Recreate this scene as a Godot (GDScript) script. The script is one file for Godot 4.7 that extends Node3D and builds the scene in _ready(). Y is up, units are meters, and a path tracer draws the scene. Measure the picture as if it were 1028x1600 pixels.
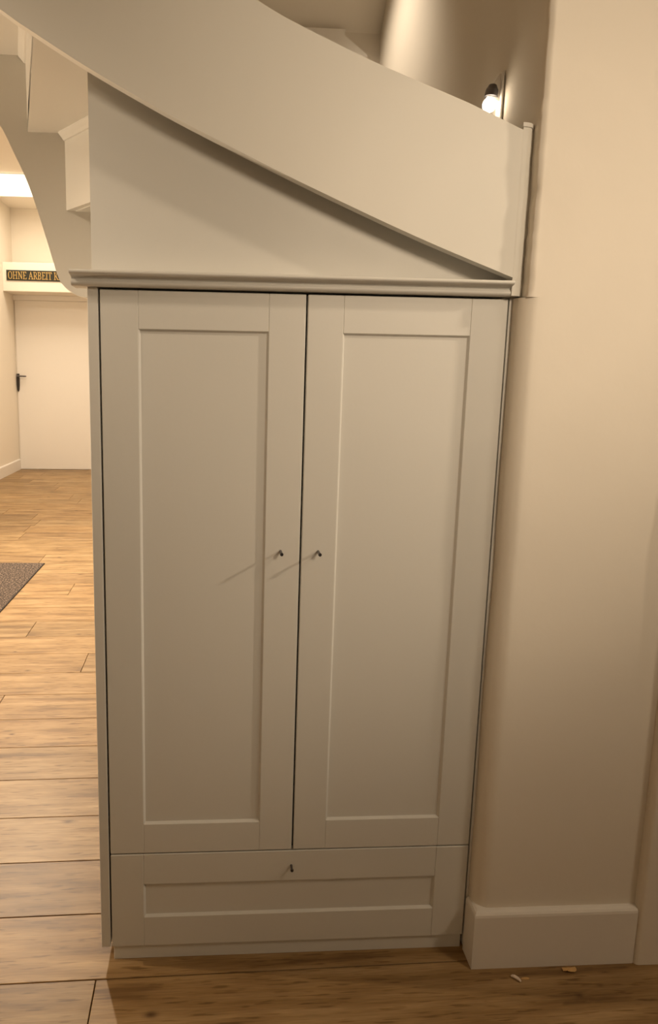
extends Node3D
# A white fitted wardrobe under a winding staircase, beside a plastered pillar, with a bright corridor to the left.

# lamps: where, aimed at, half angle of the beam, label, size
const LAMPS := [
	[Vector3(-1.5, 3.3, 1.1), Vector3(-0.16, 1.88, -0.3), 13.0, "ceiling spot left of the viewer aimed at the upper end of the stairs", 0.36],
	[Vector3(1.6, 3.0, 3.2), Vector3(0.76, 1.97, 0.0), 22.0, "big drum spot farthest behind the viewer", 0.38],
	[Vector3(4.2, 3.3, 1.14), Vector3(0.55, 1.62, 0.0), 15.0, "ceiling spot far right of the wardrobe", 0.09],
	[Vector3(2.35, 3.3, 1.4), Vector3(0.95, 0.85, 0.0), 27.0, "broad ceiling spot aimed down at the foot of the pillar", 0.26],
	[Vector3(-1.3, 3.3, -3.4), Vector3(-0.9, 0.0, -2.4), 43.0, "ceiling spot halfway down the corridor", 0.06],
	[Vector3(-1.2, 3.3, -5.0), Vector3(-1.4, 0.0, -5.4), 70.0, "ceiling spot in front of the flat corridor lamp", 0.06],
	[Vector3(0.30, 2.93, -1.0), Vector3(0.826, 2.28, -1.05), 40.0, "small spot under the stair soffit aimed at the stairwell wall", 0.02]]
const ENERGY := [5.6, 6.7, 9.0, 1.8, 21.0, 7.4, 0.60, 2.4, 0.003, 2.6]
const WARM := Color(1.0, 0.905, 0.78)
const WARM_PALE := Color(1.0, 0.925, 0.825)

var wall_paint: StandardMaterial3D
var hall_paint: StandardMaterial3D
var trim_paint: StandardMaterial3D
var cabinet_paint: StandardMaterial3D
var stair_paint: StandardMaterial3D
var dark_inside: StandardMaterial3D
var steel: StandardMaterial3D
var wood: Array = []
var used := {}
var smooth_now := -1
var rng := RandomNumberGenerator.new()


func _ready():
	rng.seed = 11
	# ---- camera
	var cam := Camera3D.new()
	cam.name = "camera"
	cam.transform = Transform3D(Basis(Vector3(0.9981, 0.0172, 0.0594), Vector3(-0.0078, 0.9877, -0.1561), Vector3(-0.0614, 0.1554, 0.9859)).orthonormalized(), Vector3(0.229, 1.3119, 1.3281))
	cam.set_frustum(2.0 * 0.05 * 0.76787, Vector2(0.10436, -0.05089) * 0.05, 0.05, 60.0)
	add_child(cam)
	cam.current = true
	# ---- environment: a closed house in the evening, lamps only
	var env := Environment.new()
	env.background_mode = Environment.BG_COLOR
	env.background_color = Color(0.01, 0.012, 0.016)
	env.tonemap_mode = Environment.TONE_MAPPER_LINEAR
	env.tonemap_exposure = 1.0
	env.sdfgi_enabled = true
	env.ssao_enabled = true
	env.ssil_enabled = true
	var we := WorldEnvironment.new()
	we.name = "environment"
	we.environment = env
	add_child(we)
	# ---- lamps (fitting + light): where, size, colour, energy
	materials()
	for k in LAMPS.size():
		var p: Array = LAMPS[k]
		if ENERGY[k] > 0.0:
			ceiling_spot(p[0], p[1], p[2], ENERGY[k], p[3], p[4])
	corridor_panel(ENERGY[7])
	wall_lamp(Vector3(0.8235, 1.893, -0.170), PI, "small stair wall lamp with lit bulb just above the sloping stringer", ENERGY[8])
	wall_lamp(Vector3(-2.4, 1.00, -0.32), 0.0, "wall lamp on the left corridor wall at hip height left of the stairs", ENERGY[9])
	# ---- setting, then things
	shell()
	floor_planks()
	pillar()
	stairwell()
	corridor_end()
	staircase()
	wardrobe()
	mat_and_crumbs()


# ------------------------------------------------------------------ helpers
func numbered(n: String) -> String:
	if not used.has(n):
		used[n] = 0
		return n
	used[n] += 1
	return "%s_%03d" % [n, used[n]]


func thing(called: String, label: String, category: String, at := Vector3.ZERO, group := "") -> Node3D:
	var o := Node3D.new()
	o.name = numbered(called)
	add_child(o)
	o.position = at
	o.set_meta("label", label)
	o.set_meta("category", category)
	if group:
		o.set_meta("group", group)
	return o


func obj(called: String, mesh: Mesh, mat: Material, parent: Node = null, label := "") -> MeshInstance3D:
	var o := MeshInstance3D.new()
	o.mesh = mesh
	o.material_override = mat
	o.cast_shadow = GeometryInstance3D.SHADOW_CASTING_SETTING_ON
	if parent == null:
		o.name = numbered(called)
		add_child(o)
	else:
		o.name = called
		parent.add_child(o, true)
	if label:
		o.set_meta("label", label)
	return o


func struct(called: String, mesh: Mesh, mat: Material, label: String, category: String) -> MeshInstance3D:
	var o := obj(called, mesh, mat)
	o.set_meta("kind", "structure")
	o.set_meta("label", label)
	o.set_meta("category", category)
	return o


func tag(o: Node, label: String, category: String):
	o.set_meta("label", label)
	o.set_meta("category", category)


func st_new() -> SurfaceTool:
	var st := SurfaceTool.new()
	st.begin(Mesh.PRIMITIVE_TRIANGLES)
	return st


# a convex polygon whose front looks along «out»
func face(st: SurfaceTool, pts: Array, out: Vector3, uvs: Array = []):
	var n := Vector3.ZERO
	for i in range(1, pts.size() - 1):
		n += (pts[i] - pts[0]).cross(pts[i + 1] - pts[0])
	var ccw := n.dot(out) > 0.0
	for i in range(1, pts.size() - 1):
		var t = [0, i + 1, i] if ccw else [0, i, i + 1]
		for k in t:
			if uvs.size():
				st.set_uv(uvs[k])
			st.set_smooth_group(smooth_now)
			st.add_vertex(pts[k])


func done(st: SurfaceTool) -> ArrayMesh:
	st.generate_normals()
	return st.commit()


func add_box(st: SurfaceTool, a: Vector3, b: Vector3, bev := 0.001):
	var lo := Vector3(min(a.x, b.x), min(a.y, b.y), min(a.z, b.z))
	var hi := Vector3(max(a.x, b.x), max(a.y, b.y), max(a.z, b.z))
	var c := (lo + hi) / 2.0
	var h := (hi - lo) / 2.0
	bev = min(bev, min(h.x, min(h.y, h.z)) * 0.9)
	var pt = func(ax: int, s: Vector3) -> Vector3:
		var q := h - Vector3(bev, bev, bev)
		q[ax] = h[ax]
		return c + q * s
	for ax in 3:
		var u := (ax + 1) % 3
		var v := (ax + 2) % 3
		for sg in [-1.0, 1.0]:
			var pts := []
			for k in [[-1, -1], [1, -1], [1, 1], [-1, 1]]:
				var s := Vector3.ONE
				s[ax] = sg
				s[u] = k[0]
				s[v] = k[1]
				pts.append(pt.call(ax, s))
			var out := Vector3.ZERO
			out[ax] = sg
			face(st, pts, out)
		# edges running along ax
		for k in [[-1, -1], [1, -1], [1, 1], [-1, 1]]:
			var s0 := Vector3.ONE
			s0[u] = k[0]
			s0[v] = k[1]
			var s1 := s0
			s0[ax] = -1
			s1[ax] = 1
			var out2 := Vector3.ZERO
			out2[u] = k[0]
			out2[v] = k[1]
			face(st, [pt.call(u, s0), pt.call(u, s1), pt.call(v, s1), pt.call(v, s0)], out2)
	for x in [-1, 1]:
		for y in [-1, 1]:
			for z in [-1, 1]:
				var s := Vector3(x, y, z)
				face(st, [pt.call(0, s), pt.call(1, s), pt.call(2, s)], s)


func box(a: Vector3, b: Vector3, bev := 0.001) -> ArrayMesh:
	var st := st_new()
	add_box(st, a, b, bev)
	return done(st)


# a flat outline in (u, v) pushed from w0 to w1; «axis» tells which world axis w is
func lift(p: Vector2, w: float, axis: int) -> Vector3:
	match axis:
		0:
			return Vector3(w, p.y, p.x)
		1:
			return Vector3(p.x, w, p.y)
	return Vector3(p.x, p.y, w)


func add_prism(st: SurfaceTool, pts: PackedVector2Array, w0: float, w1: float, axis := 2):
	var tri := Geometry2D.triangulate_polygon(pts)
	var up := Vector3.ZERO
	up[axis] = signf(w1 - w0)
	for k in range(0, tri.size(), 3):
		for w in [[w0, -up], [w1, up]]:
			face(st, [lift(pts[tri[k]], w[0], axis), lift(pts[tri[k + 1]], w[0], axis), lift(pts[tri[k + 2]], w[0], axis)], w[1])
	var area := 0.0
	var n := pts.size()
	for i in n:
		area += pts[i].cross(pts[(i + 1) % n])
	for i in n:
		var a := pts[i]
		var b := pts[(i + 1) % n]
		var d := b - a
		if d.length() < 1e-6:
			continue
		var o2: Vector2 = Vector2(d.y, -d.x) * signf(area)
		var out := lift(o2, 0.0, axis)
		face(st, [lift(a, w0, axis), lift(b, w0, axis), lift(b, w1, axis), lift(a, w1, axis)], out)


func prism(pts: PackedVector2Array, w0: float, w1: float, axis := 2) -> ArrayMesh:
	var st := st_new()
	add_prism(st, pts, w0, w1, axis)
	return done(st)


# radius/height pairs turned round an axis direction
func add_lathe(st: SurfaceTool, at: Vector3, dir: Vector3, prof: Array, seg := 16, smooth := true):
	dir = dir.normalized()
	var u := dir.cross(Vector3.UP if abs(dir.y) < 0.9 else Vector3.RIGHT).normalized()
	var v := dir.cross(u)
	for i in prof.size() - 1:
		smooth_now = i + 1
		for k in seg:
			var a0 := TAU * k / seg
			var a1 := TAU * (k + 1) / seg
			var e0 := u * cos(a0) + v * sin(a0)
			var e1 := u * cos(a1) + v * sin(a1)
			var p: Vector2 = prof[i]
			var q: Vector2 = prof[i + 1]
			var out := (e0 + e1) * (q.y - p.y) - dir * (q.x - p.x) * 2.0
			var pts := [at + e0 * p.x + dir * p.y, at + e1 * p.x + dir * p.y, at + e1 * q.x + dir * q.y, at + e0 * q.x + dir * q.y]
			if p.x < 1e-6:
				pts.remove_at(1)
			elif q.x < 1e-6:
				pts.remove_at(2)
			face(st, pts, out)
	smooth_now = -1


func lathe(at: Vector3, dir: Vector3, prof: Array, seg := 16) -> ArrayMesh:
	var st := st_new()
	add_lathe(st, at, dir, prof, seg)
	return done(st)


# smooth curve through points (Catmull-Rom)
func curve(pts: Array, step := 6) -> PackedVector2Array:
	var out := PackedVector2Array()
	var n := pts.size()
	for i in n - 1:
		var a: Vector2 = pts[max(i - 1, 0)]
		var b: Vector2 = pts[i]
		var c: Vector2 = pts[i + 1]
		var d: Vector2 = pts[min(i + 2, n - 1)]
		for k in step:
			out.append(b.cubic_interpolate(c, a, d, float(k) / step))
	out.append(pts[n - 1])
	return out


# an upright wall that follows an outline seen from above; hand-plastered, so it is slightly uneven
func plaster_sheet(prof: PackedVector2Array, y0: float, y1: float, rows: int, amp: float, seed_: int, rough := 0.0, rough_at := 0) -> ArrayMesh:
	var nz := FastNoiseLite.new()
	nz.seed = seed_
	nz.frequency = 1.8
	nz.fractal_octaves = 2
	var fine := FastNoiseLite.new()
	fine.seed = seed_ + 5
	fine.frequency = 22.0
	var st := SurfaceTool.new()
	st.begin(Mesh.PRIMITIVE_TRIANGLES)
	st.set_smooth_group(0)
	var n := prof.size()
	for j in rows + 1:
		var y: float = lerp(y0, y1, float(j) / rows)
		for i in n:
			var p := prof[i]
			var t: Vector2 = (prof[min(i + 1, n - 1)] - prof[max(i - 1, 0)]).normalized()
			var nn := Vector2(t.y, -t.x)
			var d := nz.get_noise_3d(p.x, y, p.y) * amp
			if rough > 0.0 and abs(i - rough_at) <= 1:
				d += fine.get_noise_2d(y, p.x) * rough
			p += nn * d
			st.add_vertex(Vector3(p.x, y, p.y))
	for j in rows:
		for i in n - 1:
			var a := j * n + i
			for k in [a, a + n + 1, a + 1, a, a + n, a + n + 1]:
				st.add_index(k)
	st.generate_normals()
	return st.commit()


# ------------------------------------------------------------------ materials
func paint(c: Color, rough: float, bump: float, freq: float, seed_: int, scale := 1.0) -> StandardMaterial3D:
	var m := StandardMaterial3D.new()
	m.albedo_color = c
	m.roughness = rough
	m.metallic_specular = 0.4
	if bump > 0.0:
		var nz := FastNoiseLite.new()
		nz.seed = seed_
		nz.frequency = freq
		nz.fractal_octaves = 4
		var t := NoiseTexture2D.new()
		t.width = 512
		t.height = 512
		t.seamless = true
		t.as_normal_map = true
		t.bump_strength = 4.0
		t.noise = nz
		m.normal_enabled = true
		m.normal_texture = t
		m.normal_scale = bump
		m.uv1_triplanar = true
		m.uv1_world_triplanar = true
		m.uv1_scale = Vector3.ONE * scale
	return m


func materials():
	wall_paint = paint(Color(0.90, 0.87, 0.82), 0.85, 0.06, 0.02, 3, 1.6)
	hall_paint = paint(Color(0.92, 0.89, 0.84), 0.85, 0.05, 0.02, 4, 1.2)
	trim_paint = paint(Color(0.90, 0.88, 0.85), 0.45, 0.0, 0.02, 5)
	cabinet_paint = paint(Color(0.85, 0.845, 0.825), 0.5, 0.02, 0.05, 6, 3.0)
	stair_paint = paint(Color(0.88, 0.87, 0.84), 0.5, 0.03, 0.02, 7, 1.5)
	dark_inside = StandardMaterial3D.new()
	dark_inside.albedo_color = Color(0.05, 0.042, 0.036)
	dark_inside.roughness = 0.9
	steel = StandardMaterial3D.new()
	steel.albedo_color = Color(0.42, 0.41, 0.42)
	steel.metallic = 0.9
	steel.roughness = 0.35
	wood_materials()


# laminate oak: eight boards above each other in one picture, grain along u
func wood_materials():
	var w := 1024
	var h := 1024
	var im := Image.create(w, h, false, Image.FORMAT_RGB8)
	var long := FastNoiseLite.new()
	long.seed = 21
	long.frequency = 1.0
	long.fractal_octaves = 4
	var wave := FastNoiseLite.new()
	wave.seed = 22
	wave.frequency = 1.0
	wave.fractal_octaves = 2
	var fibre := FastNoiseLite.new()
	fibre.seed = 23
	fibre.frequency = 1.0
	fibre.fractal_octaves = 2
	var knots := []
	for b in 8:
		for k in 3:
			knots.append([b, Vector2(rng.randf() * 1.2, rng.randf_range(0.02, 0.165)), rng.randf_range(0.003, 0.007), rng.randf_range(0.3, 0.9)])
	var light := Color(0.659, 0.556, 0.408)
	var mid := Color(0.558, 0.451, 0.302)
	var dark := Color(0.355, 0.262, 0.159)
	for y in h:
		var b := y / 128
		var v := (y % 128) / 128.0 * 0.188
		for x in w:
			var u := x / 1024.0 * 1.2
			var off := b * 13.7
			var bend := wave.get_noise_2d(u * 1.4 + off, v * 9.0 + off) * 0.006
			var dk := 0.0
			for kn in knots:
				if kn[0] == b:
					var d := Vector2((u - kn[1].x) * 0.55, v - kn[1].y)
					var l := d.length()
					if l < 0.04:
						bend += 0.005 * exp(-l * l / 0.00025) * signf(d.y)
						dk += kn[3] * exp(-l * l / (kn[2] * kn[2]))
			var a := long.get_noise_2d(u * 1.1 + off, (v + bend) * 24.0 + off) * 0.5 + 0.5
			var c := long.get_noise_2d(u * 3.0 + off + 40.0, (v + bend) * 150.0 + off)
			var fleck := clampf((fibre.get_noise_2d(u * 9.0 + off * 3.0, v * 120.0 + off) - 0.36) * 2.2, 0.0, 0.5)
			var f := fibre.get_noise_2d(u * 14.0 + off, v * 900.0)
			var blot := wave.get_noise_2d(u * 3.5 + off + 9.0, v * 17.0)
			var t := clampf(0.52 + (a - 0.5) * 1.1 + c * 0.20 + blot * 0.42 - fleck, 0.0, 1.0)
			var col := mid.lerp(light, clampf((t - 0.35) * 1.7, 0, 1)) if t > 0.35 else dark.lerp(mid, clampf(0.45 + t * 1.57, 0, 1))
			col = col * (1.0 + f * 0.10)
			col = col.lerp(Color(0.24, 0.16, 0.10), clampf(dk, 0, 0.85))
			im.set_pixel(x, y, col)
	im.generate_mipmaps()
	var tex := ImageTexture.create_from_image(im)
	for tint in [Color(1, 1, 1), Color(0.95, 0.94, 0.92), Color(0.90, 0.88, 0.86), Color(1, 0.98, 0.95)]:
		var m := StandardMaterial3D.new()
		m.albedo_texture = tex
		m.albedo_color = tint
		m.roughness = 0.42
		m.metallic_specular = 0.4
		wood.append(m)


func glow(c: Color, e: float) -> StandardMaterial3D:
	var m := StandardMaterial3D.new()
	m.albedo_color = Color(0.9, 0.9, 0.88)
	m.emission_enabled = true
	m.emission = c
	m.emission_energy_multiplier = e
	return m


# ------------------------------------------------------------------ lamps
func ceiling_spot(at: Vector3, aim: Vector3, cone: float, energy: float, label: String, size: float):
	# a short can on a ceiling plate, tilted towards what it lights
	var t := thing("ceiling_spot", label, "ceiling lamp", at)
	obj("ceiling_plate", lathe(Vector3.ZERO, Vector3.DOWN, [Vector2(0.05, 0.0), Vector2(0.05, 0.012), Vector2(0.012, 0.016), Vector2(0.010, 0.05), Vector2(0.0, 0.05)], 24), steel, t)
	var dir := (aim - at).normalized()
	var r := maxf(0.04, size)
	if at.y < 3.2 and at.z > 0.0:
		obj("rod", lathe(Vector3.ZERO, Vector3.UP, [Vector2(0.0, -0.01), Vector2(0.010, -0.01), Vector2(0.010, 3.3 - at.y), Vector2(0.0, 3.3 - at.y)], 12), steel, t)
	var c := Vector3(0, -0.035 - r, 0)
	obj("can", lathe(c - dir * 0.05, dir, [Vector2(0.0, 0.0), Vector2(r * 0.9, 0.002), Vector2(r, 0.01), Vector2(r, 0.10), Vector2(r * 0.92, 0.10), Vector2(r * 0.88, 0.088), Vector2(0.0, 0.088)], 24), steel, t)
	obj("bulb", lathe(c + dir * 0.039, dir, [Vector2(r * 0.82, 0.0), Vector2(r * 0.78, 0.004), Vector2(0.0, 0.005)], 24), glow(Color(1.0, 0.93, 0.80), 1.5 if r < 0.1 else 0.4), t)
	var l := SpotLight3D.new()
	l.name = "lamp_light"
	l.light_color = WARM if at.z > -0.5 else WARM_PALE
	l.light_energy = energy
	l.light_size = size
	l.spot_angle = cone
	l.spot_angle_attenuation = 1.0
	l.spot_range = 25.0
	l.spot_attenuation = 2.0
	l.shadow_enabled = true
	t.add_child(l)
	l.position = c + dir * 0.07
	l.basis = Basis.looking_at(dir, Vector3.FORWARD if absf(dir.y) > 0.9 else Vector3.UP)


func corridor_panel(energy: float):
	var t := thing("ceiling_light", "flat bright ceiling lamp washing the corridor ceiling above the far door", "ceiling lamp", Vector3(-1.75, 3.3, -6.45))
	obj("frame", box(Vector3(-0.58, -0.012, -0.38), Vector3(0.58, 0.0, 0.38), 0.003), trim_paint, t)
	obj("diffuser", box(Vector3(-0.60, -0.045, -0.40), Vector3(0.60, -0.0125, 0.40), 0.014), glow(Color(1.0, 0.93, 0.80), 1.6), t)
	var l := AreaLight3D.new()
	l.name = "panel_light"
	l.light_color = WARM_PALE
	l.light_energy = energy
	l.area_size = Vector2(1.16, 0.76)
	l.area_normalize_energy = true
	l.shadow_enabled = true
	l.area_range = 25.0
	t.add_child(l)
	l.position = Vector3(0, -0.06, 0)
	l.rotation = Vector3(-PI / 2, 0, 0)


func wall_lamp(at: Vector3, turn: float, label: String, energy: float):
	# a slim back plate with a wedge-shaped arm that carries a bare bulb
	var t := thing("wall_light", label, "wall lamp", at)
	t.rotation.y = turn
	# local: +x leaves the wall
	obj("back_plate", box(Vector3(0.0, -0.040, -0.014), Vector3(0.004, 0.056, 0.014), 0.001), trim_paint, t)
	var arm := PackedVector2Array([Vector2(0.004, 0.054), Vector2(0.008, 0.052), Vector2(0.020, 0.032), Vector2(0.030, 0.018), Vector2(0.030, 0.008), Vector2(0.004, -0.002)])
	obj("arm", prism(arm, -0.005, 0.005), trim_paint, t)
	obj("holder", lathe(Vector3(0.0185, 0.034, 0), Vector3(0.12, -1, 0), [Vector2(0.0, 0.0), Vector2(0.008, 0.002), Vector2(0.013, 0.012), Vector2(0.014, 0.026), Vector2(0.0, 0.026)], 16), steel, t)
	var prof := []
	for k in 9:
		var a := PI * k / 8.0
		prof.append(Vector2(0.0152 * sin(a), 0.0152 - 0.0152 * cos(a)))
	prof[0].x = 0.0
	prof[8].x = 0.0
	obj("bulb", lathe(Vector3(0.0215, 0.008, 0), Vector3(0.12, -1, 0), prof, 20), glow(Color(1.0, 0.95, 0.86), 3.5), t)
	var l := OmniLight3D.new()
	l.name = "bulb_light"
	l.light_color = WARM
	l.light_energy = energy
	l.light_size = 0.012
	l.omni_range = 15.0
	l.omni_attenuation = 2.0
	l.shadow_enabled = true
	t.add_child(l)
	l.position = Vector3(0.0235, -0.0084, 0)


# ------------------------------------------------------------------ room shell
func shell():
	struct("floor", box(Vector3(-2.7, -0.12, -8.0), Vector3(5.2, -0.006, 4.0), 0.001), dark_inside, "wood plank floor with dark joints", "floor")
	struct("ceiling", box(Vector3(-2.7, 3.3, -8.0), Vector3(5.2, 3.5, 4.0), 0.001), hall_paint, "cream painted ceiling of hall and corridor", "ceiling")
	struct("wall_left", box(Vector3(-2.7, -0.1, -8.0), Vector3(-2.4, 3.3, 4.0), 0.001), hall_paint, "cream wall along the left of the corridor", "wall")
	struct("wall_rear", box(Vector3(-2.4, -0.1, 3.6), Vector3(5.0, 3.3, 4.0), 0.001), hall_paint, "wall behind the viewer", "wall")
	struct("wall_right", box(Vector3(4.8, -0.1, -1.7), Vector3(5.2, 3.3, 3.6), 0.001), hall_paint, "wall at the right end of the hall", "wall")
	struct("wall_corridor", box(Vector3(0.05, -0.1, -7.62), Vector3(0.25, 3.3, -0.65), 0.001), hall_paint, "cream wall along the right of the corridor", "wall")
	# far end: wall with the door opening, and the beam that spans in front of it
	struct("wall_end", box(Vector3(-2.4, -0.1, -8.0), Vector3(0.25, 3.3, -7.615), 0.001), hall_paint, "cream end wall of the corridor above the white door", "wall")
	struct("trim_1", box(Vector3(-2.4, 2.245, -7.62), Vector3(0.05, 2.585, -7.2), 0.004), hall_paint, "boxed beam above the far corridor door", "beam")
	# skirting on the left corridor wall
	var sk := PackedVector2Array([Vector2(-2.4, 0.0), Vector2(-2.382, 0.0), Vector2(-2.382, 0.128), Vector2(-2.388, 0.138), Vector2(-2.4, 0.140)])
	struct("baseboard_left", prism(sk, -7.6, 3.5), trim_paint, "white skirting board along the left corridor wall", "baseboard")


func floor_planks():
	var fl: Node = get_node("floor")
	var turn := Basis(Vector3.UP, 0.0154)   # the boards lie a little askew of the wardrobe
	var seams := {-1: -0.0296, 6: -0.612, 8: -0.347, 10: -0.689, 13: -0.615, 16: -0.9496, 19: -1.267,
		0: -0.31, 1: -0.55, 2: -1.1, 3: -0.72, 4: -1.0, 5: -0.85, 7: -1.16, 9: -1.2, 11: -1.32, 12: -1.42, 14: -1.52, 15: -0.16, 17: -0.3, 18: -1.78}
	var edges := {}
	var z := 0.0437
	edges[0] = z
	for k in range(0, 36):
		z -= 0.181 + 0.0027 * k
		edges[k + 1] = z
	z = 0.0437
	for k in range(-1, -10, -1):
		z += 0.185
		edges[k] = z
	for r in range(-9, 36):
		var z0: float = edges[r + 1]
		var z1: float = edges[r]
		if z1 < -7.5:
			continue
		z0 = maxf(z0, -7.66)
		var zm := (z0 + z1) / 2.0
		var far := zm < -0.35
		var x_lo := -2.43
		var x_hi := 0.16 if far else (0.85 if zm < -0.03 else 2.3)
		var s: float = seams.get(r, rng.randf_range(-1.9, -0.5))
		var ln := 1.31
		while s > x_lo:
			s -= ln
		var x := s
		while x < x_hi:
			var a: float = max(x, x_lo)
			var b: float = min(x + ln, x_hi)
			x += ln
			if b - a < 0.01:
				continue
			var strip := rng.randi_range(0, 7)
			var flip := rng.randf() < 0.5
			var st := st_new()
			plank(st, a, b, z0, z1, strip, flip, a - (x - ln))
			var o := obj("plank", done(st), wood[rng.randi_range(0, 3)], fl)
			o.transform = Transform3D(turn, Vector3.ZERO)


func plank(st: SurfaceTool, x0: float, x1: float, z0: float, z1: float, strip: int, flip: bool, u0: float):
	var g := 0.0011
	var bv := 0.0010
	var lo := Vector2(x0 + g, z0 + g)
	var hi := Vector2(x1 - g, z1 - g)
	var uv = func(p: Vector2) -> Vector2:
		var u := (p.x - x0 + u0) / 1.33
		if flip:
			u = 1.0 - u
		return Vector2(u, (strip + 0.04 + 0.92 * (p.y - z0) / (z1 - z0)) / 8.0)
	var rings := []
	for k in [[0.0, -0.006], [0.0, -bv], [bv, 0.0]]:
		var i: float = k[0]
		rings.append([Vector3(lo.x + i, k[1], lo.y + i), Vector3(hi.x - i, k[1], lo.y + i), Vector3(hi.x - i, k[1], hi.y - i), Vector3(lo.x + i, k[1], hi.y - i)])
	var outs := [Vector3(0, 0.2, -1), Vector3(1, 0.2, 0), Vector3(0, 0.2, 1), Vector3(-1, 0.2, 0)]
	for j in 2:
		for i in 4:
			var q := [rings[j][i], rings[j][(i + 1) % 4], rings[j + 1][(i + 1) % 4], rings[j + 1][i]]
			var w := []
			for p in q:
				w.append(uv.call(Vector2(p.x, p.z)))
			face(st, q, outs[i], w)
	var tops := []
	for p in rings[2]:
		tops.append(uv.call(Vector2(p.x, p.z)))
	face(st, rings[2], Vector3.UP, tops)


# ------------------------------------------------------------------ pillar on the right
func pillar():
	# lower pillar: rounded plaster corner beside the wardrobe; upper pillar: a thicker coat with a sharp ragged edge
	var low := PackedVector2Array([Vector2(0.8095, -0.06), Vector2(0.8098, -0.02), Vector2(0.810, 0.0)])
	for k in range(0, 9):
		var a := PI - k * PI / 16.0
		low.append(Vector2(0.843 + 0.033 * cos(a), 0.007 + 0.031 * sin(a)))
	low.append(Vector2(0.860, 0.038))
	var m := plaster_sheet(low, -0.02, 1.466, 60, 0.0035, 31)
	var o := struct("wall_pillar", m, wall_paint, "plastered pillar right of the wardrobe, rounded corner below and ragged edge above", "pillar")
	var up := PackedVector2Array()
	for k in 22:
		up.append(Vector2(0.829 - 0.003 * k / 21.0, -1.42 + 1.28 * k / 21.0))
	for p in [Vector2(0.8248, -0.10), Vector2(0.823, -0.03), Vector2(0.8215, 0.02), Vector2(0.8213, 0.034), Vector2(0.8228, 0.0385)]:
		up.append(p)
	for k in range(1, 4):
		up.append(Vector2(0.8228 + 0.0372 * k / 3.0, 0.038))
	obj("upper_coat", plaster_sheet(up, 1.466, 3.32, 150, 0.0035, 31, 0.0030, 25), wall_paint, o)
	var fr := PackedVector2Array()
	for k in 14:
		fr.append(Vector2(0.860 + 0.330 * k / 13.0, 0.038))
	obj("front_face", plaster_sheet(fr, -0.02, 3.32, 150, 0.0035, 31), wall_paint, o)
	# the underside of the upper coat, and the solid core
	obj("ledge", box(Vector3(0.824, 1.466, -0.03), Vector3(0.861, 1.472, 0.034), 0.001), wall_paint, o)
	obj("core", box(Vector3(0.835, -0.1, -0.30), Vector3(1.2, 3.3, 0.024), 0.001), wall_paint, o)
	# the wall that stands a little proud at the right edge of the picture
	var rp := PackedVector2Array([Vector2(1.178, 0.0), Vector2(1.178, 0.046)])
	for k in range(0, 7):
		var a := PI - k * PI / 12.0
		rp.append(Vector2(1.190 + 0.012 * cos(a), 0.048 + 0.012 * sin(a)))
	for k in range(1, 30):
		rp.append(Vector2(1.190 + 3.7 * k / 29.0, 0.060))
	struct("wall_front", plaster_sheet(rp, -0.02, 3.32, 40, 0.003, 35), wall_paint, "wall standing slightly proud at the right edge of the picture", "wall")
	struct("wall_front_core", box(Vector3(1.2, -0.1, -0.3), Vector3(4.9, 3.3, 0.045), 0.001), wall_paint, "core of the wall right of the pillar", "wall")
	# skirting round the foot of the pillar
	var bd := PackedVector2Array([Vector2(0.0, 0.0), Vector2(0.0, 0.0)])
	bd = PackedVector2Array([Vector2(0.8025, 0.0005), Vector2(0.8025, 0.0545), Vector2(1.178, 0.0545), Vector2(1.178, 0.030), Vector2(0.835, 0.030), Vector2(0.835, 0.0005)])
	var st := st_new()
	var rings := []
	# rounded upper edge: outline drawn in towards the wall as it rises
	for k in [[0.0, 0.0], [0.0, 0.128], [0.0012, 0.1335], [0.0045, 0.1375], [0.010, 0.1395], [0.024, 0.1405]]:
		var i: float = k[0]
		rings.append([Vector3(0.8025 + i, k[1], 0.0005), Vector3(0.8025 + i, k[1], 0.0545 - i), Vector3(1.178, k[1], 0.0545 - i)])
	for j in rings.size() - 1:
		face(st, [rings[j][0], rings[j][1], rings[j + 1][1], rings[j + 1][0]], Vector3(-1, 0.8 if j else 0.0, 0))
		face(st, [rings[j][1], rings[j][2], rings[j + 1][2], rings[j + 1][1]], Vector3(0, 0.8 if j else 0.0, 1))
	face(st, [Vector3(0.8025, 0, 0.0005), Vector3(0.84, 0, 0.0005), Vector3(0.84, 0.14, 0.0005), Vector3(0.8265, 0.1405, 0.0005), Vector3(0.8025, 0.128, 0.0005)], Vector3(0, 0, -1))
	struct("baseboard_right", done(st), trim_paint, "tall white skirting board round the foot of the plastered pillar", "baseboard")


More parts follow.
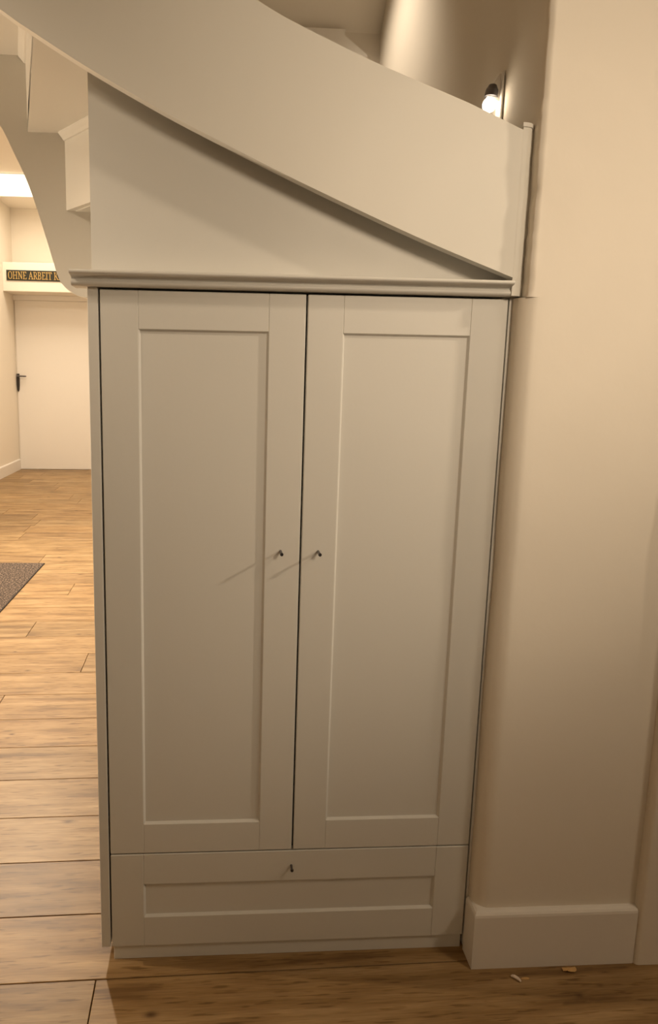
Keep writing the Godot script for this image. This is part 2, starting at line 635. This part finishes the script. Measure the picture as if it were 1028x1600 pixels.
# ------------------------------------------------------------------ stairwell behind the stringer
func stairwell():
	struct("wall_stairwell_side", box(Vector3(0.836, -0.1, -1.7), Vector3(1.3, 3.3, -0.28), 0.001), wall_paint, "wall right of the stairwell under its plaster", "wall")
	struct("wall_stairwell_rear", box(Vector3(0.05, -0.1, -1.7), Vector3(0.86, 3.3, -1.4), 0.001), wall_paint, "rear wall of the stairwell above the stairs", "wall")
	# sloping underside of the flight above
	var so := PackedVector2Array([Vector2(-1.405, 2.586), Vector2(-0.52, 3.31), Vector2(-0.30, 3.31), Vector2(-1.405, 2.50 + 0.21)])
	so = PackedVector2Array([Vector2(-1.405, 2.586), Vector2(-0.52, 3.31), Vector2(-1.405, 3.31)])
	struct("ceiling_stairwell", prism(so, 0.05, 0.85, 0), hall_paint, "sloping underside of the flight above the stairwell", "ceiling")
	# the string of the upper flight against the rear wall
	var up := PackedVector2Array([Vector2(0.30, 2.582), Vector2(0.690, 2.582), Vector2(0.686, 2.562), Vector2(0.775, 2.4965), Vector2(0.745, 2.40), Vector2(0.30, 2.40)])
	struct("trim_2", prism(up, -1.405, -1.36), trim_paint, "pale stepped string of the upper flight on the stairwell rear wall", "trim")


# ------------------------------------------------------------------ far end of the corridor
func corridor_end():
	var d := struct("door_1", box(Vector3(-2.385, 0.004, -7.625), Vector3(-1.42, 2.178, -7.598), 0.002), trim_paint, "plain white flush door at the far end of the corridor", "door")
	obj("door_frame", box(Vector3(-1.42, 0.0, -7.622), Vector3(-1.36, 2.245, -7.588), 0.003), trim_paint, d)
	obj("head_rail", box(Vector3(-2.4, 2.180, -7.622), Vector3(-1.36, 2.245, -7.590), 0.002), trim_paint, d)
	var black := StandardMaterial3D.new()
	black.albedo_color = Color(0.16, 0.13, 0.10)
	black.roughness = 0.5
	var sh := PackedVector2Array([Vector2(-2.388, 1.04), Vector2(-2.376, 1.018), Vector2(-2.364, 1.04), Vector2(-2.358, 1.10), Vector2(-2.355, 1.21), Vector2(-2.394, 1.21), Vector2(-2.392, 1.10)])
	var pl := obj("handle_plate", prism(sh, -7.598, -7.586), black, d, "dark long handle plate with a lever")
	var st := st_new()
	add_lathe(st, Vector3(-2.374, 1.222, -7.598), Vector3(0, 0, 1), [Vector2(0.013, 0.0), Vector2(0.011, 0.05), Vector2(0.0, 0.052)], 12)
	add_lathe(st, Vector3(-2.374, 1.222, -7.553), Vector3(1, -0.02, 0), [Vector2(0.010, 0.0), Vector2(0.010, 0.10), Vector2(0.006, 0.115), Vector2(0.0, 0.116)], 12)
	obj("lever", done(st), steel, pl)
	obj("latch_cap", box(Vector3(-2.392, 1.234, -7.598), Vector3(-2.356, 1.252, -7.588), 0.002), black, d)
	# the sign on the beam
	var s := thing("sign", "dark green sign with gold capitals on the beam above the far door", "sign", Vector3(-2.35, 2.372, -7.199))
	var green := StandardMaterial3D.new()
	green.albedo_color = Color(0.14, 0.14, 0.09)
	green.roughness = 0.5
	var b := obj("board", box(Vector3(0, 0, 0), Vector3(0.86, 0.122, 0.012), 0.002), green, s)
	b.rotation.z = -0.012 * 0
	var font := SystemFont.new()
	font.font_names = PackedStringArray(["Droid Serif"])
	font.font_weight = 400
	var tm := TextMesh.new()
	tm.text = "OHNE ARBEIT KE"
	tm.font = font
	tm.font_size = 64
	tm.pixel_size = 0.0018
	tm.depth = 0.004
	tm.horizontal_alignment = HORIZONTAL_ALIGNMENT_LEFT
	tm.vertical_alignment = VERTICAL_ALIGNMENT_BOTTOM
	var gold := StandardMaterial3D.new()
	gold.albedo_color = Color(0.74, 0.61, 0.36)
	gold.roughness = 0.5
	var o := obj("lettering", tm, gold, s, "gold capital letters")
	var ab := tm.get_aabb()
	var sx := 0.640 / ab.size.x
	var sy := 0.090 / ab.size.y
	o.scale = Vector3(sx, sy, 1)
	o.position = Vector3(0.022 - ab.position.x * sx, 0.016 - ab.position.y * sy, 0.0138)


# ------------------------------------------------------------------ staircase
func slab(plan: PackedVector2Array, y0: float, y1: float) -> ArrayMesh:
	return prism(plan, y0, y1, 1)


func board_between(a: Vector2, b: Vector2, y0: float, y1: float, th: float) -> ArrayMesh:
	var n := (b - a).normalized()
	n = Vector2(-n.y, n.x) * th
	return prism(PackedVector2Array([a, b, b + n, a + n]), y0, y1, 1)


func staircase():
	var t := thing("staircase", "white painted winding staircase whose sloping stringer rises left above the wardrobe", "staircase")
	# outer stringer, nearest to the viewer
	var lower := curve([Vector2(-0.62, 2.26), Vector2(-0.36, 2.072), Vector2(-0.1595, 1.9348), Vector2(-0.1056, 1.9013), Vector2(-0.0121, 1.8477), Vector2(0.0837, 1.7985), Vector2(0.1759, 1.7545), Vector2(0.3781, 1.6655), Vector2(0.6017, 1.5745), Vector2(0.8055, 1.5006)], 4)
	var upper := curve([Vector2(0.7861, 1.7761), Vector2(0.7154, 1.8045), Vector2(0.673, 1.8205), Vector2(0.5194, 1.8735), Vector2(0.371, 1.9326), Vector2(0.2917, 1.9703), Vector2(0.10, 2.075), Vector2(-0.14, 2.225), Vector2(-0.40, 2.41), Vector2(-0.62, 2.58)], 4)
	var ol := PackedVector2Array(lower)
	ol.append(Vector2(0.8055, 1.7690))
	ol.append_array(upper)
	obj("stringer", prism(ol, -0.004, 0.020), stair_paint, t, "broad sloping board nearest the viewer")
	# batten that closes the slot behind the stringer
	var bt := PackedVector2Array()
	var seen_low := PackedVector2Array()
	for p in lower:
		if p.x > -0.03 and p.x < 0.79:
			seen_low.append(p)
	for p in seen_low:
		bt.append(p + Vector2(0, 0.024))
	for k in range(seen_low.size() - 1, -1, -1):
		bt.append(seen_low[k] + Vector2(0, 0.165))
	obj("batten", prism(bt, -0.062, -0.005), stair_paint, t)
	# inner stringer: steeper, with a rounded foot, farther back
	var il := curve([Vector2(0.10, 1.508), Vector2(0.0, 1.508), Vector2(-0.08, 1.507), Vector2(-0.1398, 1.5105), Vector2(-0.1745, 1.520), Vector2(-0.2001, 1.540), Vector2(-0.2166, 1.5685), Vector2(-0.2477, 1.677), Vector2(-0.2861, 1.7996), Vector2(-0.3248, 1.8872), Vector2(-0.3555, 1.9498), Vector2(-0.45, 2.12), Vector2(-0.62, 2.40)], 5)
	il.append(Vector2(-0.62, 2.80))
	il.append(Vector2(-0.40, 2.55))
	il.append(Vector2(0.0, 2.12))
	il.append(Vector2(0.10, 2.0))
	obj("stringer", prism(il, -0.64, -0.60), stair_paint, t, "steep inner stringer with a rounded foot")
	# risers radiate like those of winders
	var y0 := 1.767
	var y1 := 1.935
	var y2 := 2.122
	var r1a := Vector2(-0.188, -0.6)
	var r1b := Vector2(0.298, -0.004)
	var r2a := Vector2(-0.284, -0.6)
	var r2b := Vector2(-0.106, -0.004)
	var r3a := Vector2(-0.43, -0.6)
	var r3b := Vector2(-0.46, -0.004)
	var r0a := Vector2(0.0, -0.6)
	var r0b := Vector2(0.507, -0.060)
	obj("riser", board_between(r0a, r0b, 1.56, y0, -0.018), stair_paint, t)
	obj("riser", board_between(r1a, r1b, y0 - 0.028, y1 + 0.002, -0.018), stair_paint, t)
	obj("riser", board_between(r2a, r2b, y1 + 0.002, y2 + 0.002, -0.018), stair_paint, t)
	obj("riser", board_between(r3a, r3b, y2 + 0.002, y2 + 0.185, -0.018), stair_paint, t)
	obj("tread", slab(PackedVector2Array([r1a + Vector2(0.024, 0), r1b, r0b + Vector2(0.03, 0), r0a]), y0 - 0.03, y0), stair_paint, t)
	obj("tread", slab(PackedVector2Array([r2a, r2b, r1b + Vector2(0.02, 0), r1a + Vector2(0.02, 0)]), y1, y1 + 0.034), stair_paint, t)
	obj("tread", slab(PackedVector2Array([r3a, r3b, r2b + Vector2(0.02, 0), r2a + Vector2(0.02, 0)]), y2, y2 + 0.034), stair_paint, t)
	# cove strips where tread meets riser
	for c in [[r1a, r1b, y1], [r2a, r2b, y2]]:
		var a: Vector2 = c[0]
		var b: Vector2 = c[1]
		var dir := (b - a).normalized()
		var n := Vector2(dir.y, -dir.x)
		if n.x > 0:
			n = -n
		var st := st_new()
		var prof := [Vector2(0.0, -0.020), Vector2(0.004, -0.019), Vector2(0.009, -0.013), Vector2(0.015, -0.007), Vector2(0.018, -0.003), Vector2(0.018, 0.0)]
		for k in prof.size() - 1:
			var p: Vector2 = prof[k]
			var q: Vector2 = prof[k + 1]
			var pa := a + n * p.x
			var pb := b + n * p.x
			var qa := a + n * q.x
			var qb := b + n * q.x
			face(st, [Vector3(pa.x, c[2] + p.y, pa.y), Vector3(pb.x, c[2] + p.y, pb.y), Vector3(qb.x, c[2] + q.y, qb.y), Vector3(qa.x, c[2] + q.y, qa.y)], Vector3(n.x, -1, n.y))
		obj("cove_moulding", done(st), stair_paint, t)
	# slim rounded newel at the foot of the stringer
	var qr := PackedVector2Array([Vector2(0.7960, 0.0202)])
	for k in range(0, 7):
		var a := PI / 2 - k * PI / 18.0
		qr.append(Vector2(0.7985 + 0.0245 * cos(a), -0.0045 + 0.0250 * sin(a)))
	qr.append(Vector2(0.8320, 0.0060))
	qr.append(Vector2(0.8320, -0.0100))
	qr.append(Vector2(0.7960, -0.0100))
	var np := obj("newel_post", prism(qr, 1.4695, 1.7790, 1), stair_paint, t, "slim quarter-round post with a small cap")
	var qc := PackedVector2Array([Vector2(0.7945, -0.004), Vector2(0.7945, 0.0222)])
	for k in range(0, 10):
		var a := PI / 2 - k * PI / 18.0
		qc.append(Vector2(0.7985 + 0.0255 * cos(a), -0.0045 + 0.0268 * sin(a)))
	obj("cap", prism(qc, 1.7775, 1.7850, 1), stair_paint, np)


# ------------------------------------------------------------------ wardrobe
func recess_panel(x0: float, x1: float, y0: float, y1: float, depth: float, slope: float) -> ArrayMesh:
	# sunk panel with a narrow slanted edge all round
	var st := st_new()
	var a := [Vector3(x0, y0, -0.0008), Vector3(x1, y0, -0.0008), Vector3(x1, y1, -0.0008), Vector3(x0, y1, -0.0008)]
	var b := [Vector3(x0 + slope, y0 + slope, -depth), Vector3(x1 - slope, y0 + slope, -depth), Vector3(x1 - slope, y1 - slope, -depth), Vector3(x0 + slope, y1 - slope, -depth)]
	var c := []
	for p in a:
		c.append(Vector3(p.x, p.y, -0.016))
	face(st, b, Vector3(0, 0, 1))
	for i in 4:
		var k := (i + 1) % 4
		var mid: Vector3 = (b[0] + b[2]) / 2.0 - (a[i] + a[k]) / 2.0
		face(st, [a[i], a[k], b[k], b[i]], Vector3(mid.x, mid.y, 0).normalized() + Vector3(0, 0, 1))
		face(st, [a[i], a[k], c[k], c[i]], -mid)
	face(st, c, Vector3(0, 0, -1))
	return done(st)


func front(called: String, at: Vector3, w: float, h: float, l: float, r: float, b: float, t: float, parent: Node3D, label: String) -> MeshInstance3D:
	# frame-and-panel front; its own mesh is the sunk panel
	var p := obj(called, recess_panel(l, r, b, t, 0.0060, 0.0034), cabinet_paint, parent, label)
	p.position = at
	var e := 0.0012
	obj("stile", box(Vector3(0, 0, -0.018), Vector3(l, h, 0), e), cabinet_paint, p)
	obj("stile", box(Vector3(r, 0, -0.018), Vector3(w, h, 0), e), cabinet_paint, p)
	obj("rail", box(Vector3(l, 0, -0.018), Vector3(r, b, -0.0002), e * 0.7), cabinet_paint, p)
	obj("rail", box(Vector3(l, t, -0.018), Vector3(r, h, -0.0002), e * 0.7), cabinet_paint, p)
	return p


func bolt(parent: Node3D, at: Vector3, len: float, loop := false):
	var st := st_new()
	add_lathe(st, at + Vector3(0, 0, -0.002), Vector3(0, 0, 1), [Vector2(0.0026, 0.0), Vector2(0.0026, len - 0.004), Vector2(0.0034, len - 0.004), Vector2(0.0037, len - 0.002), Vector2(0.0034, len), Vector2(0.0019, len), Vector2(0.0016, len - 0.0012), Vector2(0.0, len - 0.0012)], 16)
	obj("handle_bolt", done(st), steel, parent, "thin metal bolt where the knob is missing")


func wardrobe():
	var t := thing("wardrobe", "tall white wardrobe with two framed doors above one wide drawer under the stairs", "wardrobe")
	# carcass: a hollow box, dark in the narrow gaps between the fronts
	var st := st_new()
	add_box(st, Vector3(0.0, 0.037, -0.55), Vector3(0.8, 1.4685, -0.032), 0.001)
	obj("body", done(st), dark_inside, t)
	obj("side_panel", box(Vector3(-0.0235, 0.0370, -0.55), Vector3(-0.0037, 1.4690, 0.0), 0.0008), cabinet_paint, t)
	obj("filler_strip", box(Vector3(0.8036, 0.0060, -0.05), Vector3(0.8235, 1.4690, -0.003), 0.0008), cabinet_paint, t)
	obj("plinth", box(Vector3(0.0025, 0.0, -0.50), Vector3(0.7985, 0.0363, -0.006), 0.0008), cabinet_paint, t)
	var d := front("door", Vector3(0, 0.2680, 0), 0.3972, 1.4647 - 0.2680, 0.0728, 0.3248, 0.3372 - 0.2680, 1.392 - 0.2680, t, "left framed door")
	bolt(d, Vector3(0.3580, 0.9508 - 0.2680, 0), 0.030)
	d = front("door", Vector3(0.4011, 0.2680, 0), 0.7996 - 0.4011, 1.4647 - 0.2680, 0.4722 - 0.4011, 0.7264 - 0.4011, 0.3372 - 0.2680, 1.392 - 0.2680, t, "right framed door")
	bolt(d, Vector3(0.4358 - 0.4011, 0.9502 - 0.2680, 0), 0.030)
	d = front("drawer", Vector3(0, 0.0375, 0), 0.7996, 0.2645 - 0.0375, 0.0715, 0.7257, 0.1092 - 0.0375, 0.191 - 0.0375, t, "wide framed drawer front")
	bolt(d, Vector3(0.3979, 0.2283 - 0.0375, 0), 0.019)
	# crown moulding: bead below, hollow above, lip on top
	var pr := [Vector2(-0.0315, 1.4690), Vector2(0.0125, 1.4690), Vector2(0.0155, 1.4702), Vector2(0.0178, 1.4722), Vector2(0.0186, 1.4746), Vector2(0.0180, 1.4770), Vector2(0.0158, 1.4793), Vector2(0.0138, 1.4812), Vector2(0.0140, 1.4832), Vector2(0.0165, 1.4852), Vector2(0.0215, 1.4868), Vector2(0.0275, 1.4877), Vector2(0.0320, 1.4890), Vector2(0.0342, 1.4912), Vector2(0.0345, 1.4935), Vector2(0.0330, 1.4958), Vector2(0.0290, 1.4970), Vector2(-0.0315, 1.4972)]
	var pts := PackedVector2Array()
	for p in pr:
		pts.append(p)
	var cm := st_new()
	var tri := Geometry2D.triangulate_polygon(pts)
	var prof := PackedVector2Array()
	for p in pr:
		prof.append(Vector2(p.x, p.y))
	add_prism(cm, prof, -0.050, 0.7955, 0)
	obj("crown_moulding", done(cm), cabinet_paint, t)
	obj("top_board", box(Vector3(-0.0235, 1.4692, -0.55), Vector3(0.7920, 1.4900, -0.051), 0.0008), cabinet_paint, t)
	# sloping board that closes the gap between the wardrobe and the stairs
	var low := curve([Vector2(-0.0200, 1.8690), Vector2(0.0837, 1.8200), Vector2(0.1759, 1.7765), Vector2(0.3781, 1.6885), Vector2(0.6017, 1.5975), Vector2(0.8120, 1.514)], 4)
	var sp := PackedVector2Array(low)
	sp.append(Vector2(0.8120, 1.4905))
	sp.append(Vector2(-0.0200, 1.4905))
	var o := obj("spandrel_panel", prism(sp, -0.050, -0.032), cabinet_paint)
	tag(o, "plain white triangular panel filling the gap between wardrobe top and stairs", "panel")


# ------------------------------------------------------------------ small things on the floor
func mat_and_crumbs():
	var nz := FastNoiseLite.new()
	nz.seed = 51
	nz.frequency = 0.11
	nz.fractal_octaves = 3
	var ramp := Gradient.new()
	ramp.set_color(0, Color(0.15, 0.12, 0.10))
	ramp.set_color(1, Color(0.50, 0.43, 0.37))
	ramp.set_offset(0, 0.3)
	ramp.set_offset(1, 0.75)
	var tx := NoiseTexture2D.new()
	tx.width = 512
	tx.height = 512
	tx.seamless = true
	tx.noise = nz
	tx.color_ramp = ramp
	var felt := StandardMaterial3D.new()
	felt.albedo_texture = tx
	felt.roughness = 1.0
	felt.uv1_triplanar = true
	felt.uv1_world_triplanar = true
	felt.uv1_scale = Vector3.ONE * 1.2
	var t := thing("door_mat", "dark brown carpet mat lying on the corridor floor at the left edge", "mat", Vector3(-1.45, 0.0, -2.55))
	var top := st_new()
	# slightly uneven pile
	var pile := FastNoiseLite.new()
	pile.seed = 52
	pile.frequency = 60.0
	var nx := 60
	var nzz := 80
	top.set_smooth_group(0)
	for j in nzz + 1:
		for i in nx + 1:
			var p := Vector3(-0.495 + 0.99 * i / nx, 0.0, -0.605 + 1.21 * j / nzz)
			p.y = 0.0075 + pile.get_noise_2d(p.x, p.z) * 0.0022
			top.add_vertex(p)
	for j in nzz:
		for i in nx:
			var a := j * (nx + 1) + i
			for k in [a, a + 1, a + nx + 2, a, a + nx + 2, a + nx + 1]:
				top.add_index(k)
	top.generate_normals()
	obj("pile", top.commit(), felt, t)
	var rub := StandardMaterial3D.new()
	rub.albedo_color = Color(0.13, 0.10, 0.09)
	rub.roughness = 0.8
	obj("backing", box(Vector3(-0.5, 0.0002, -0.61), Vector3(0.5, 0.0062, 0.61), 0.001), rub, t)
	# crumbs by the pillar
	var white := paint(Color(0.90, 0.84, 0.78), 0.7, 0.0, 0.1, 1)
	var tan_ := paint(Color(0.80, 0.64, 0.42), 0.8, 0.0, 0.1, 1)
	var st := st_new()
	var path := [Vector3(-0.0085, 0.004, -0.0060), Vector3(-0.004, 0.0055, -0.0045), Vector3(0.001, 0.005, -0.001), Vector3(0.005, 0.0045, 0.003), Vector3(0.0075, 0.003, 0.007)]
	var rad := [0.002, 0.0033, 0.0035, 0.0031, 0.0018]
	for i in path.size() - 1:
		var d: Vector3 = path[i + 1] - path[i]
		add_lathe(st, path[i], d, [Vector2(rad[i], 0.0), Vector2(rad[i + 1], d.length())], 10)
	add_lathe(st, path[0], path[0] - path[1], [Vector2(rad[0], 0.0), Vector2(0.0, 0.0012)], 10)
	add_lathe(st, path[4], path[4] - path[3], [Vector2(rad[4], 0.0), Vector2(0.0, 0.0012)], 10)
	var o := obj("plaster_crumb", done(st), white)
	o.position = Vector3(0.8924, 0.0, 0.0845)
	tag(o, "small curved white crumb on the floor in front of the pillar skirting", "crumb")
	o = obj("wood_flake", flake(8, 0.0095, 0.0035, 0.0012, 61), tan_)
	o.position = Vector3(0.914, 0.0006, 0.083)
	tag(o, "thin tan flake on the floor touching the white crumb", "flake")
	o = obj("dry_leaf", flake(11, 0.0190, 0.0085, 0.007, 62), tan_)
	o.position = Vector3(1.0245, 0.0012, 0.0675)
	tag(o, "dry light brown leaf scrap lying against the pillar skirting", "leaf")


func flake(n: int, rx: float, rz: float, curl: float, seed_: int) -> ArrayMesh:
	var r := RandomNumberGenerator.new()
	r.seed = seed_
	var rim := []
	for k in n:
		var a := TAU * k / n
		var s := r.randf_range(0.72, 1.12)
		rim.append(Vector3(cos(a) * rx * s, r.randf_range(0.0, curl), sin(a) * rz * s))
	var st := st_new()
	var c := Vector3(0, curl * 0.9 + 0.0005, 0)
	var dn := Vector3(0, -0.0006, 0)
	for k in n:
		var a: Vector3 = rim[k]
		var b: Vector3 = rim[(k + 1) % n]
		face(st, [c, a, b], Vector3.UP)
		face(st, [c + dn, a + dn, b + dn], Vector3.DOWN)
		face(st, [a, b, b + dn, a + dn], Vector3(a.x + b.x, 0, a.z + b.z))
	return done(st)
